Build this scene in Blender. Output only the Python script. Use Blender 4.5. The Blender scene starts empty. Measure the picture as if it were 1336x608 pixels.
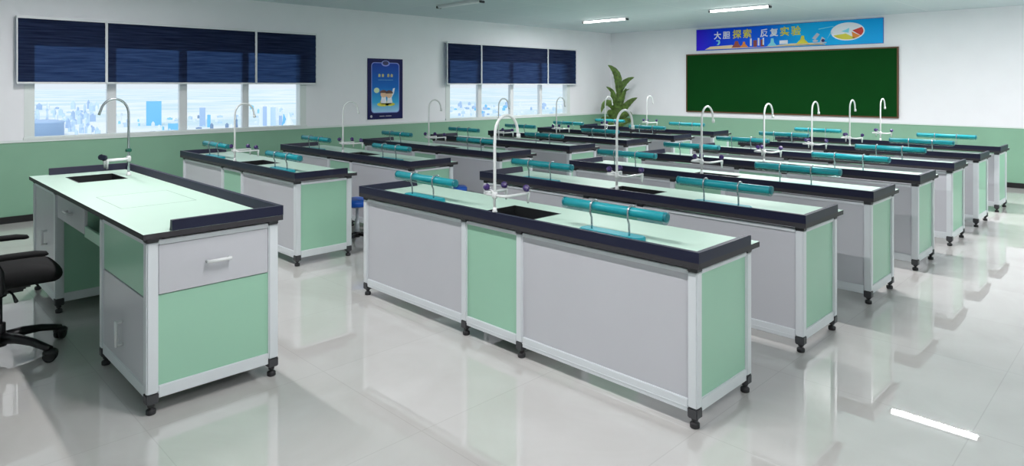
import bpy, bmesh, math, random
from mathutils import Vector, Matrix
random.seed(11)
sc = bpy.context.scene
COL = sc.collection
PI = math.pi

# ------------------------------------------------------------------ materials
MATS = {}
def mat(name, color, rough=.5, metal=0.0, spec=.5, emit=None, estr=0, coat=0, noise=None, alpha=1, trans=0):
    if name in MATS: return MATS[name]
    m = bpy.data.materials.new(name); m.use_nodes = True
    nt = m.node_tree; b = nt.nodes['Principled BSDF']
    b.inputs['Base Color'].default_value = (*color, 1)
    b.inputs['Roughness'].default_value = rough
    b.inputs['Metallic'].default_value = metal
    b.inputs['Specular IOR Level'].default_value = spec
    b.inputs['Coat Weight'].default_value = coat
    b.inputs['Coat Roughness'].default_value = .04
    b.inputs['Transmission Weight'].default_value = trans
    b.inputs['Alpha'].default_value = alpha
    if emit:
        b.inputs['Emission Color'].default_value = (*emit, 1)
        b.inputs['Emission Strength'].default_value = estr
    if noise:                                   # (scale, low multiplier, high multiplier)
        tc = nt.nodes.new('ShaderNodeTexCoord'); n = nt.nodes.new('ShaderNodeTexNoise')
        n.inputs['Scale'].default_value = noise[0]; n.inputs['Detail'].default_value = 4
        r = nt.nodes.new('ShaderNodeValToRGB')
        r.color_ramp.elements[0].position = .3; r.color_ramp.elements[1].position = .7
        r.color_ramp.elements[0].color = (*[c*noise[1] for c in color], 1)
        r.color_ramp.elements[1].color = (*[min(1, c*noise[2]) for c in color], 1)
        nt.links.new(tc.outputs['Object'], n.inputs['Vector'])
        nt.links.new(n.outputs['Fac'], r.inputs['Fac'])
        nt.links.new(r.outputs['Color'], b.inputs['Base Color'])
    MATS[name] = m
    return m

def s(r, g, b):                                 # sRGB 0..255 -> linear
    f = lambda c: (c/255/12.92) if c/255 <= .04045 else ((c/255+.055)/1.055)**2.4
    return (f(r), f(g), f(b))

M_wallwhite = mat('wall_paint_white', s(240, 240, 244), .85, noise=(3, .985, 1.01))
M_wallgreen = mat('wall_paint_green', s(134, 176, 150), .7, noise=(3, .98, 1.02))
M_trim = mat('trim_white', s(225, 232, 230), .5)
M_skirt = mat('skirting_black', s(26, 24, 26), .35)
M_alu = mat('white_anodised_aluminium', s(218, 222, 226), .32, .0, .6)
M_greypanel = mat('grey_laminate', s(197, 197, 203), .3, spec=.35, noise=(2, .98, 1.02))
M_greenpanel = mat('green_laminate', s(158, 203, 178), .3, spec=.35, noise=(2, .98, 1.02))
M_conn = mat('dark_connector_plastic', s(62, 62, 66), .45)
M_foot = mat('black_rubber_foot', s(38, 37, 40), .5)
M_edge = mat('worktop_edge_charcoal', s(58, 56, 60), .5, spec=.3)
M_lip = mat('navy_resin_lip', s(27, 29, 54), .42, spec=.35)
M_top = mat('worktop_mint_laminate', s(195, 223, 207), .42, spec=.3, noise=(8, .99, 1.005))
M_sink = mat('black_polypropylene_sink', s(36, 38, 40), .35)
M_white_metal = mat('white_enamel_metal', s(224, 226, 226), .25, 0, .6)
M_chrome = mat('satin_chrome', s(175, 182, 186), .22, .75)
M_purple = mat('purple_valve_knob', s(52, 28, 96), .35)
M_black = mat('black_plastic', s(20, 20, 23), .4)
M_blackknob = mat('navy_black_valve_knob', s(24, 28, 48), .4)
M_greenknob = mat('dark_green_valve_knob', s(18, 92, 74), .4)
M_teal = mat('teal_plastic', s(28, 156, 168), .35, noise=(30, .95, 1.05))
M_teal2 = mat('teal_plastic_end_cap', s(24, 120, 132), .35)
M_tealpad = mat('teal_base_plastic', s(34, 158, 172), .4, spec=.3)
M_fabric = mat('black_mesh_fabric', s(30, 30, 32), .85, noise=(60, .85, 1.15))
M_vinyl = mat('black_seat_fabric', s(24, 24, 25), .8, spec=.2)
M_blue = mat('blue_stool_seat', s(12, 92, 200), .35)
M_stool = mat('grey_stool_metal', s(196, 202, 208), .3, .3)
M_pot = mat('terracotta_grey_pot', s(120, 110, 100), .6)
M_soil = mat('potting_soil', s(60, 45, 35), .9, noise=(40, .7, 1.2))
M_leaf = mat('leaf_green', s(80, 106, 44), .45, noise=(14, .45, 1.7))
M_stem = mat('stem_green', s(96, 116, 60), .6)
M_seam = mat('fine_grey_seam', s(138, 166, 154), .5)
M_dark_in = mat('dark_cabinet_interior', s(50, 84, 72), .6)
M_board = mat('chalkboard_green', s(0, 62, 16), .7, spec=.12, noise=(2, .93, 1.05))
M_boardfr = mat('brown_board_frame', s(96, 64, 36), .5)
M_lamp_house = mat('lamp_housing_white', s(225, 228, 230), .4)
M_lamp_on = mat('lamp_diffuser_lit', (1, 1, 1), .5, emit=(1, .985, .97), estr=7)
M_lamp_off = mat('lamp_diffuser_unlit', s(246, 248, 250), .4)

def clear_mat(name, tint, gloss=.04):
    m = bpy.data.materials.new(name); m.use_nodes = True; nt = m.node_tree; nt.nodes.clear()
    o = nt.nodes.new('ShaderNodeOutputMaterial'); t = nt.nodes.new('ShaderNodeBsdfTransparent')
    g = nt.nodes.new('ShaderNodeBsdfGlossy'); mx = nt.nodes.new('ShaderNodeMixShader'); fr = nt.nodes.new('ShaderNodeFresnel')
    t.inputs['Color'].default_value = (*tint, 1); g.inputs['Roughness'].default_value = gloss
    fr.inputs['IOR'].default_value = 1.35
    ge = nt.nodes.new('ShaderNodeNewGeometry'); iv = nt.nodes.new('ShaderNodeMath'); iv.operation = 'SUBTRACT'; iv.inputs[0].default_value = 1
    mu = nt.nodes.new('ShaderNodeMath'); mu.operation = 'MULTIPLY'
    nt.links.new(ge.outputs['Backfacing'], iv.inputs[1]); nt.links.new(iv.outputs[0], mu.inputs[0]); nt.links.new(fr.outputs[0], mu.inputs[1])
    nt.links.new(mu.outputs[0], mx.inputs[0]); nt.links.new(t.outputs[0], mx.inputs[1])
    nt.links.new(g.outputs[0], mx.inputs[2]); nt.links.new(mx.outputs[0], o.inputs[0])
    return m
M_glass = clear_mat('window_glass', (.97, .985, 1))
M_acrylic = clear_mat('clear_acrylic_cover', (.72, .86, .85), .1)

def blind_mat():
    m = bpy.data.materials.new('navy_translucent_blind'); m.use_nodes = True; nt = m.node_tree; nt.nodes.clear()
    N = nt.nodes.new; L = nt.links.new
    o = N('ShaderNodeOutputMaterial'); d = N('ShaderNodeBsdfDiffuse'); t = N('ShaderNodeBsdfTransparent'); a = N('ShaderNodeAddShader')
    tc = N('ShaderNodeTexCoord'); mp = N('ShaderNodeMapping'); n = N('ShaderNodeTexNoise')
    mp.inputs['Scale'].default_value = (1, 1.2, 26); n.inputs['Scale'].default_value = 2.2; n.inputs['Detail'].default_value = 3
    L(tc.outputs['Object'], mp.inputs['Vector']); L(mp.outputs[0], n.inputs['Vector'])
    r1 = N('ShaderNodeValToRGB'); r2 = N('ShaderNodeValToRGB')
    for r, c0, c1 in ((r1, (.010, .015, .036), (.026, .036, .074)), (r2, (.006, .018, .055), (.022, .048, .115))):
        r.color_ramp.elements[0].position = .32; r.color_ramp.elements[1].position = .72
        r.color_ramp.elements[0].color = (*c0, 1); r.color_ramp.elements[1].color = (*c1, 1)
        L(n.outputs['Fac'], r.inputs['Fac'])
    L(r1.outputs[0], d.inputs['Color']); L(r2.outputs[0], t.inputs['Color'])
    L(d.outputs[0], a.inputs[0]); L(t.outputs[0], a.inputs[1]); L(a.outputs[0], o.inputs[0])
    return m
M_blind = blind_mat()

# ------------------------------------------------------------------ mesh helpers
def box(bm, x0, y0, z0, x1, y1, z1, bev=0, mi=0):
    vs = [bm.verts.new((x, y, z)) for z in (z0, z1) for y in (y0, y1) for x in (x0, x1)]
    fs = [bm.faces.new([vs[i] for i in q]) for q in ((0, 2, 3, 1), (4, 5, 7, 6), (0, 1, 5, 4), (2, 6, 7, 3), (0, 4, 6, 2), (1, 3, 7, 5))]
    for f in fs: f.material_index = mi
    if bev > 0:
        es = list({e for f in fs for e in f.edges})
        bmesh.ops.bevel(bm, geom=es, offset=bev, segments=2, affect='EDGES', clamp_overlap=True)

def tube(bm, pts, r, seg=10, cap=True, smooth=True):
    pts = [Vector(p) for p in pts]; n = len(pts)
    rr = r if isinstance(r, (list, tuple)) else [r]*n
    rings = []; ref = None
    for i, p in enumerate(pts):
        t = (pts[min(i+1, n-1)] - pts[max(i-1, 0)]).normalized()
        if ref is None:
            ref = Vector((0, 0, 1)) if abs(t.z) < .9 else Vector((1, 0, 0))
        ref = (ref - t*ref.dot(t)).normalized(); b = t.cross(ref)
        rings.append([bm.verts.new(p + (ref*math.cos(a) + b*math.sin(a))*rr[i]) for a in [2*PI*k/seg for k in range(seg)]])
    for i in range(n-1):
        for k in range(seg):
            f = bm.faces.new((rings[i][k], rings[i][(k+1) % seg], rings[i+1][(k+1) % seg], rings[i+1][k])); f.smooth = smooth
    if cap:
        bm.faces.new(rings[0][::-1]); bm.faces.new(rings[-1])

def lathe(bm, prof, c=(0, 0, 0), axis=(0, 0, 1), seg=16, smooth=True):
    """prof: list of (radius, height along axis)"""
    a = Vector(axis).normalized(); q = Vector((0, 0, 1)).rotation_difference(a); c = Vector(c)
    rings = []
    for r, h in prof:
        rings.append([bm.verts.new(c + q @ Vector((max(r, 1e-4)*math.cos(2*PI*k/seg), max(r, 1e-4)*math.sin(2*PI*k/seg), h))) for k in range(seg)])
    for i in range(len(prof)-1):
        for k in range(seg):
            f = bm.faces.new((rings[i][k], rings[i][(k+1) % seg], rings[i+1][(k+1) % seg], rings[i+1][k])); f.smooth = smooth
    bm.faces.new(rings[0][::-1]); bm.faces.new(rings[-1])

def prism(bm, poly, z0, z1):
    lo = [bm.verts.new((x, y, z0)) for x, y in poly]; hi = [bm.verts.new((x, y, z1)) for x, y in poly]; n = len(poly)
    bm.faces.new(lo[::-1]); bm.faces.new(hi)
    for i in range(n): bm.faces.new((lo[i], lo[(i+1) % n], hi[(i+1) % n], hi[i]))

def slab_hole(bm, x0, y0, x1, y1, z0, z1, hx0, hy0, hx1, hy1):
    def ring(z, a, b, c, d): return [bm.verts.new(p) for p in ((a, b, z), (c, b, z), (c, d, z), (a, d, z))]
    ol, oh = ring(z0, x0, y0, x1, y1), ring(z1, x0, y0, x1, y1)
    il, ih = ring(z0, hx0, hy0, hx1, hy1), ring(z1, hx0, hy0, hx1, hy1)
    for i in range(4):
        j = (i+1) % 4
        bm.faces.new((oh[i], oh[j], ih[j], ih[i])); bm.faces.new((ol[j], ol[i], il[i], il[j]))
        bm.faces.new((ol[i], ol[j], oh[j], oh[i])); bm.faces.new((il[j], il[i], ih[i], ih[j]))

def obj(name, fn, m, parent=None, off=(0, 0, 0), loc=(0, 0, 0), label=None):
    bm = bmesh.new(); fn(bm)
    bmesh.ops.recalc_face_normals(bm, faces=bm.faces)
    if off != (0, 0, 0): bmesh.ops.translate(bm, verts=bm.verts, vec=off)
    me = bpy.data.meshes.new(name)
    for mm in (m if isinstance(m, (list, tuple)) else [m]): me.materials.append(mm)
    bm.to_mesh(me); bm.free()
    o = bpy.data.objects.new(name, me); COL.objects.link(o); o.location = loc
    if parent: o.parent = parent
    if label: o['label'] = label
    return o

def thing(name, label, cat, loc=(0, 0, 0), rz=0, group=None):
    o = bpy.data.objects.new(name, None); COL.objects.link(o); o.location = loc; o.rotation_euler = (0, 0, rz)
    o.empty_display_size = .1
    o['label'] = label; o['category'] = cat
    if group: o['group'] = group
    return o
def tag(o, label, cat, group=None):
    o['label'] = label; o['category'] = cat
    if group: o['group'] = group
    return o
def struct(name, fn, m, parent=None, label=None):
    o = obj(name, fn, m, parent)
    if not parent: o['kind'] = 'structure'
    if label: o['label'] = label
    return o
def copy_tree(o, kids, parent=None):
    c = o.copy(); COL.objects.link(c)
    if parent: c.parent = parent
    for ch in kids.get(o.name, ()): copy_tree(ch, kids, c)
    return c
def kids_map(root):
    km = {}
    def go(o):
        km[o.name] = list(o.children)
        for c in o.children: go(c)
    go(root); return km
def dup(root, loc, label, group=None, rz=None):
    c = copy_tree(root, kids_map(root)); c.location = loc; c['label'] = label
    if rz is not None: c.rotation_euler = (0, 0, rz)
    if group: c['group'] = group
    return c
def top_by_normal(o):                            # slot 1 for upward faces
    for p in o.data.polygons:
        p.material_index = 1 if p.normal.z > .9 else 0

# ------------------------------------------------------------------ room
XW, YB, XR, YR, ZC = -7.988, 10.111, 3.2, -5.2, 2.85      # window wall, board wall, right wall, rear wall, ceiling
ZG = .93

def floor_mat():
    m = bpy.data.materials.new('polished_marble_tile'); m.use_nodes = True; nt = m.node_tree; b = nt.nodes['Principled BSDF']
    N = nt.nodes.new; L = nt.links.new
    tc = N('ShaderNodeTexCoord'); br = N('ShaderNodeTexBrick'); n = N('ShaderNodeTexNoise'); r = N('ShaderNodeValToRGB'); mx = N('ShaderNodeMixRGB')
    br.offset = 0; br.inputs['Scale'].default_value = 1; br.inputs['Brick Width'].default_value = .9; br.inputs['Row Height'].default_value = .9
    br.inputs['Mortar Size'].default_value = .0025; br.inputs['Color1'].default_value = (1, 1, 1, 1); br.inputs['Color2'].default_value = (.97, .97, .965, 1)
    br.inputs['Mortar'].default_value = (.88, .875, .87, 1)
    n.inputs['Scale'].default_value = 1.6; n.inputs['Detail'].default_value = 7; n.inputs['Distortion'].default_value = 1.2
    r.color_ramp.elements[0].position = .3; r.color_ramp.elements[1].position = .75
    r.color_ramp.elements[0].color = (*s(199, 196, 193), 1); r.color_ramp.elements[1].color = (*s(210, 208, 206), 1)
    mx.blend_type = 'MULTIPLY'; mx.inputs[0].default_value = 1
    L(tc.outputs['Object'], br.inputs['Vector']); L(tc.outputs['Object'], n.inputs['Vector']); L(n.outputs['Fac'], r.inputs['Fac'])
    L(r.outputs[0], mx.inputs[1]); L(br.outputs['Color'], mx.inputs[2]); L(mx.outputs[0], b.inputs['Base Color'])
    b.inputs['Roughness'].default_value = .012; b.inputs['IOR'].default_value = 2.7
    b.inputs['Specular IOR Level'].default_value = .5
    return m
def ceil_mat():
    m = bpy.data.materials.new('grey_ceiling_panels'); m.use_nodes = True; nt = m.node_tree; b = nt.nodes['Principled BSDF']
    N = nt.nodes.new; L = nt.links.new
    tc = N('ShaderNodeTexCoord'); br = N('ShaderNodeTexBrick')
    br.offset = 0; br.inputs['Scale'].default_value = 1; br.inputs['Brick Width'].default_value = 1.35; br.inputs['Row Height'].default_value = 1.18
    br.inputs['Mortar Size'].default_value = .008; br.inputs['Color1'].default_value = (*s(204, 216, 220), 1); br.inputs['Color2'].default_value = (*s(200, 212, 217), 1)
    br.inputs['Mortar'].default_value = (*s(218, 225, 228), 1)
    L(tc.outputs['Object'], br.inputs['Vector']); L(br.outputs['Color'], b.inputs['Base Color'])
    b.inputs['Roughness'].default_value = .6
    return m

struct('floor', lambda bm: box(bm, XW-.3, YR-.2, -.2, XR+.2, YB+.2, 0), floor_mat())
struct('ceiling', lambda bm: box(bm, XW-.3, YR-.2, ZC, XR+.2, YB+.2, ZC+.2), ceil_mat())

W1 = (-1.239, 2.13); W2 = (5.122, 8.489); ZS, ZT = .985, 2.08     # glazed openings
def wall_left(bm):
    T = XW-.13
    ys = [YR-.2, W1[0], W1[1], W2[0], W2[1], YB+.2]
    for i in range(5):
        if i % 2 == 0:
            box(bm, T, ys[i], 0, XW, ys[i+1], ZG, mi=1); box(bm, T, ys[i], ZG, XW, ys[i+1], ZC)
        else:
            box(bm, T, ys[i], 0, XW, ys[i+1], ZG, mi=1); box(bm, T, ys[i], ZG, XW, ys[i+1], ZS); box(bm, T, ys[i], ZT, XW, ys[i+1], ZC)
struct('wall_left', wall_left, [M_wallwhite, M_wallgreen])
struct('wall_back', lambda bm: (box(bm, XW, YB, 0, XR, YB+.2, ZG, mi=1), box(bm, XW, YB, ZG, XR, YB+.2, ZC)), [M_wallwhite, M_wallgreen])
struct('wall_right', lambda bm: (box(bm, XR, YR, 0, XR+.2, YB+.2, ZG, mi=1), box(bm, XR, YR, ZG, XR+.2, YB+.2, ZC)), [M_wallwhite, M_wallgreen])
struct('wall_front', lambda bm: (box(bm, XW, YR-.2, 0, XR+.2, YR, ZG, mi=1), box(bm, XW, YR-.2, ZG, XR+.2, YR, ZC)), [M_wallwhite, M_wallgreen])
struct('baseboard_left', lambda bm: box(bm, XW, YR, 0, XW+.014, YB, .078), M_skirt)
struct('baseboard_back', lambda bm: box(bm, XW+.014, YB-.014, 0, XR, YB, .078), M_skirt)
struct('baseboard_right', lambda bm: box(bm, XR-.014, YR, 0, XR, YB-.014, .078), M_skirt)
struct('trim_1', lambda bm: box(bm, XW, YR, ZG, XW+.012, YB, ZG+.03, .002), M_trim, label='white dado rail under the windows')
struct('trim_2', lambda bm: box(bm, XW+.012, YB-.012, ZG, XR, YB, ZG+.022, .002), M_trim, label='white dado rail under the chalkboard')

def window(n, y0, y1, mulls):
    root = bpy.data.objects.new('window_%d' % n, None); COL.objects.link(root); root['kind'] = 'structure'; root.location = (XW, (y0+y1)/2, ZS)
    off = (-XW, -(y0+y1)/2, -ZS)
    obj('window_frame', lambda bm: (
        box(bm, XW-.12, y0-.10, ZS-.03, XW+.006, y0+.001, ZT+.05, .002), box(bm, XW-.12, y1-.001, ZS-.03, XW+.006, y1+.10, ZT+.05, .002),
        box(bm, XW-.12, y0+.001, ZT-.001, XW+.006, y1-.001, ZT+.05, .002)), M_trim, root, off)
    obj('window_sill', lambda bm: box(bm, XW-.12, y0-.11, ZS-.028, XW+.02, y1+.11, ZS+.004, .003), M_trim, root, off)
    e = [y0] + [v for m in mulls for v in m] + [y1]
    for m in mulls:
        obj('mullion', lambda bm, m=m: (box(bm, XW-.11, m[0], ZS+.004, XW-.045, m[1], ZT, .003)), M_lamp_house, root, off)
    for i in range(0, len(e), 2):
        obj('pane', lambda bm, a=e[i], b=e[i+1]: box(bm, XW-.065, a+.001, ZS+.004, XW-.06, b-.001, ZT-.001), M_glass, root, off)
window(1, W1[0], W1[1], [(-.47, -.37), (.396, .492), (1.26, 1.349)])
window(2, W2[0], W2[1], [(5.867, 5.968), (6.756, 6.849), (7.639, 7.721)])

def blind(y0, y1, label, group, side=False):
    z0, z1 = 1.64, 2.385; xb = -7.9
    r = thing('roman_blind', label, 'blind', (XW, (y0+y1)/2, z0-.02), group=group)
    off = (-XW, -(y0+y1)/2, -(z0-.02))
    def cloth(bm):
        nz = 48; cols = [y0+.006, y1-.006]
        prev = None
        for i in range(nz+1):
            z = z0 + (z1-z0)*i/nz
            x = xb + .006*abs(math.sin(i/nz*PI*8)) + .002*math.sin(i*1.7)
            row = [bm.verts.new((x, y, z)) for y in cols]
            if prev: f = bm.faces.new((prev[0], prev[1], row[1], row[0])); f.smooth = True
            prev = row
    o = obj('fabric', cloth, M_blind, r, off)
    obj('headrail', lambda bm: box(bm, XW+.001, y0, z1, xb+.02, y1, z1+.03, .003), M_lamp_house, r, off)
    obj('bottom_bar', lambda bm: box(bm, xb-.006, y0+.003, z0-.02, xb+.014, y1-.003, z0+.002, .002), M_lamp_house, r, off)
    for k, yy in enumerate((y0, y1)):
        obj('side_channel', lambda bm: box(bm, xb-.004, yy+(-.001 if k else 0)-(.012 if k else 0), z0-.01, xb+.016, yy+(0 if k else .012), z1, .001), M_lamp_house, r, off)
for a, b, l in ((-1.425, -.513, 'navy translucent roman blind at the left end of the nearer window'),
                (-.511, 1.397, 'widest navy translucent roman blind, middle of the nearer window'),
                (1.399, 2.359, 'navy translucent roman blind at the right end of the nearer window')):
    blind(a, b, l, 'navy blinds on the nearer window')
for a, b, l in ((4.978, 5.834, 'navy roman blind at the left end of the farther window past the poster'),
                (5.836, 7.753, 'widest navy roman blind, middle of the farther window past the poster'),
                (7.755, 8.70, 'navy roman blind at the right end of the farther window by the plant')):
    blind(a, b, l, 'navy blinds on the farther window')

# ------------------------------------------------------------------ ceiling lamps
def make_fixture(lit, label, watts=68):
    r = thing('ceiling_lamp', label, 'ceiling light')
    obj('housing', lambda bm: box(bm, -.51, -.045, -.022, .51, .045, 0, .005), M_lamp_house, r)
    def dif(bm):
        tube(bm, [(-.485, 0, -.033), (.485, 0, -.033)], .02, 12)
        for v in bm.verts: v.co.y *= 1.7
    obj('tube', dif, M_lamp_on if lit else M_lamp_off, r)
    for sx in (-1, 1):
        obj('end_cap', lambda bm: box(bm, min(sx*.485, sx*.51), -.045, -.056, max(sx*.485, sx*.51), .045, -.021, .004), M_conn, r)
    if lit:
        ld = bpy.data.lights.new('lamp_light', 'AREA'); ld.shape = 'RECTANGLE'; ld.size = .96; ld.size_y = .05; ld.energy = watts; ld.color = (1, .975, .985)
        lo = bpy.data.objects.new('lamp_light', ld); COL.objects.link(lo); lo.parent = r; lo.location = (0, 0, -.06)
    return r
FG = 'linear lamps on the grey ceiling'
lit0 = make_fixture(True, 'lit linear ceiling lamp nearest the corner with the plant'); lit0.location = (-5.965, 7.2, ZC); lit0['group'] = FG
dup(lit0, (-3.32, 7.2, ZC), 'lit linear ceiling lamp just left of the banner, the longest in view')
dup(lit0, (-.66, 7.2, ZC), 'lit linear ceiling lamp reflected as a white streak in the floor at right')
off0 = make_fixture(False, 'unlit linear ceiling lamp above the farther window, cut by the top edge'); off0.location = (-6.0, 3.67, ZC); off0['group'] = FG
dup(off0, (-3.3, 3.67, ZC), 'unlit linear ceiling lamp over the third bench row')
fill0 = make_fixture(True, 'added unseen linear lamp over the gap before the first bench row', 39); fill0.location = (-6.0, -1.1, ZC); fill0['group'] = FG  # unseen row added to light the bench fronts and foreground
for x in (-3.3, -.6, 2.0):
    dup(fill0, (x, -1.1, ZC), 'added unseen linear lamp over the gap before the first bench row')
for x in (-.6,): dup(lit0, (x, 3.67, ZC), 'added unseen linear lamp over the right-hand bench rows')  # unseen lamp added to brighten the middle bench rows
dup(lit0, (2.2, 7.2, ZC), 'lit linear ceiling lamp over the right aisle')
struct('trim_3', lambda bm: (box(bm, -6.6, 2.22, ZC-.03, XR-.3, 2.40, ZC, .004)), mat('ceiling_strip_grey', s(120, 128, 130), .5))

# ------------------------------------------------------------------ student bench
L_, W_ = 2.82, .56
CX, CY = L_/2, W_/2
def lip_u(bm, x0, y0, x1, yend, z0, z1, tb, tt, back=False):
    """U shaped raised lip: outer faces vertical, inner faces sloped. Runs along y0 and both sides to yend."""
    if not back:
        out = [(x0, yend), (x0, y0), (x1, y0), (x1, yend)]
        def inn(t): return [(x0+t, yend), (x0+t, y0+t), (x1-t, y0+t), (x1-t, yend)]
    else:
        out = [(x0, yend), (x0, y0), (x1, y0), (x1, yend)]
        def inn(t): return [(x0+t, yend), (x0+t, y0-t), (x1-t, y0-t), (x1-t, yend)]
    V = lambda p, z: bm.verts.new((*p, z))
    A = [V(p, z0) for p in out]; B = [V(p, z1) for p in out]; C = [V(p, z1) for p in inn(tt)]; D = [V(p, z0) for p in inn(tb)]
    for i in range(3):
        bm.faces.new((A[i], A[i+1], B[i+1], B[i])); bm.faces.new((B[i], B[i+1], C[i+1], C[i]))
        bm.faces.new((C[i], C[i+1], D[i+1], D[i])); bm.faces.new((D[i], D[i+1], A[i+1], A[i]))
    for i in (0, 3): bm.faces.new((A[i], B[i], C[i], D[i]))

def add_post(root, off, x0, y0, x1, y1, zb, zt, ztop):
    p = obj('post', lambda bm: (box(bm, x0, y0, zb, x1, y1, zt, .006)), M_alu, root, off)
    obj('bracket', lambda bm: box(bm, x0-.001, y0-.001, zt-.002, x1+.001, y1+.001, ztop, .004), M_conn, p, off)
    obj('bracket', lambda bm: box(bm, x0-.001, y0-.001, zb-.047, x1+.001, y1+.001, zb+.002, .005), M_conn, p, off)
    cx, cy = (x0+x1)/2, (y0+y1)/2
    obj('foot', lambda bm: lathe(bm, [(.02, 0), (.023, .003), (.023, .02), (.017, .026), (.009, .028), (.009, .034), (.016, .036), (.016, zb-.045)], (cx, cy, 0), seg=16), M_foot, p, off)
    return p

def sink_basin(bm, x0, y0, x1, y1, zr, dep):
    t = .008
    V = lambda a, b, c: bm.verts.new((a, b, c))
    def ring(i, z): return [V(x0+i, y0+i, z), V(x1-i, y0+i, z), V(x1-i, y1-i, z), V(x0+i, y1-i, z)]
    rs = [ring(t*2, zr-dep+t), ring(t, zr-.01), ring(t*1.0, zr+.001), ring(0.001, zr+.001), ring(0.001, zr-.02), ring(t-.001, zr-dep)]
    bm.faces.new(rs[0]); bm.faces.new(rs[-1][::-1])
    for a, b in zip(rs, rs[1:]):
        for i in range(4): bm.faces.new((a[i], a[(i+1) % 4], b[(i+1) % 4], b[i]))

def make_bench():
    r = thing('lab_bench', '', 'lab bench', group='rows of laboratory benches')
    off = (CX, -CY, 0)
    O = lambda n, f, m, label=None, parent=None: obj(n, f, m, parent or r, off, label=label)
    e = .023
    wt = O('worktop', lambda bm: slab_hole(bm, -L_-e, -e, e, .6025, .752, .78, -1.62, .11, -1.20, .437), [M_edge, M_top])
    top_by_normal(wt)
    O('raised_edge', lambda bm: lip_u(bm, -L_-e, -e, e, .504, .7795, .83, .034, .024), M_lip)
    sk = O('sink', lambda bm: sink_basin(bm, -1.62, .11, -1.20, .437, .78, .2), M_sink)
    O('drain', lambda bm: lathe(bm, [(.03, 0), (.03, .004), (.022, .005)], (-1.41, .27, .588), seg=16), M_chrome, parent=sk)
    zb, zt = .093, .729
    px = [(-L_, -L_+.05), (-1.675, -1.625), (-1.18, -1.13), (-.05, 0)]
    for x0, x1 in px:
        add_post(r, off, x0, 0, x1, .05, zb, zt, .752)
        add_post(r, off, x0, W_-.05, x1, W_, zb, zt, .752)
    for i in range(3):
        a, b = px[i][1], px[i+1][0]; green = i == 1
        O('panel', lambda bm: box(bm, a-.004, .014, .128, b+.004, .026, .722), M_greenpanel if green else M_greypanel, 'narrow green centre panel' if green else None)
        O('rail', lambda bm: (box(bm, a, .004, .07, b, .04, .13, .003), box(bm, a, .002, .09, b, .005, .095)), M_alu)
        O('rail', lambda bm: box(bm, a, .003, .715, b, .04, .737, .003), M_alu)
        if green:                                # cupboard door on the pupils' side of the centre bay
            d = O('door', lambda bm: box(bm, a+.003, W_-.03, .134, b-.003, W_-.012, .712, .002), M_greypanel)
            O('handle', lambda bm: tube(bm, [(a+.07, W_-.013, .42), (a+.07, W_+.012, .42), (a+.07, W_+.012, .54), (a+.07, W_-.013, .54)], .005, 8), M_chrome, parent=d)
            O('rail', lambda bm: box(bm, a, W_-.04, .07, b, W_-.004, .13, .003), M_alu)
        O('rail', lambda bm: box(bm, a, W_-.04, .715, b, W_-.003, .737, .003), M_alu)
    for a in (px[1][0]+.019, px[2][0]+.019):
        O('side_panel', lambda bm: box(bm, a, .05, .128, a+.012, W_-.05, .737), M_greenpanel)
    for xs in (0, 1):
        x = -L_ if xs else 0
        sg = 1 if xs else -1
        O('panel', lambda bm: box(bm, min(x+sg*.014, x+sg*.026), .046, .128, max(x+sg*.014, x+sg*.026), W_-.046, .722), M_greenpanel, 'green end panel')
        O('rail', lambda bm: box(bm, min(x+sg*.004, x+sg*.04), .05, .07, max(x+sg*.004, x+sg*.04), W_-.05, .13, .003), M_alu)
        O('rail', lambda bm: box(bm, min(x+sg*.003, x+sg*.04), .05, .715, max(x+sg*.003, x+sg*.04), W_-.05, .737, .003), M_alu)
    return r

ORD = ['first', 'second', 'third', 'fourth', 'fifth', 'sixth', 'seventh']
PITCH, DLEFT = 1.2415, -3.905
bench = make_bench()
def bench_label(col, k):
    side = 'right-hand' if col == 0 else 'window-side'
    if k == 0:
        return ('large grey and green lab bench in the foreground centre, nearest of the right-hand block' if col == 0
                else 'grey and green lab bench just behind the teacher desk, nearest of the window-side block')
    if k == 6:
        return 'grey and green lab bench at the far end of the %s block' % side
    return 'grey and green lab bench with sink, %s from the front in the %s block' % (ORD[k], side)
for col, dx in ((0, 0), (1, DLEFT)):
    for k in range(7):
        loc = (dx-CX, k*PITCH+CY, 0)
        if col == 0 and k == 0: bench.location = loc; bench['label'] = bench_label(0, 0)
        else: dup(bench, loc, bench_label(col, k))

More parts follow.
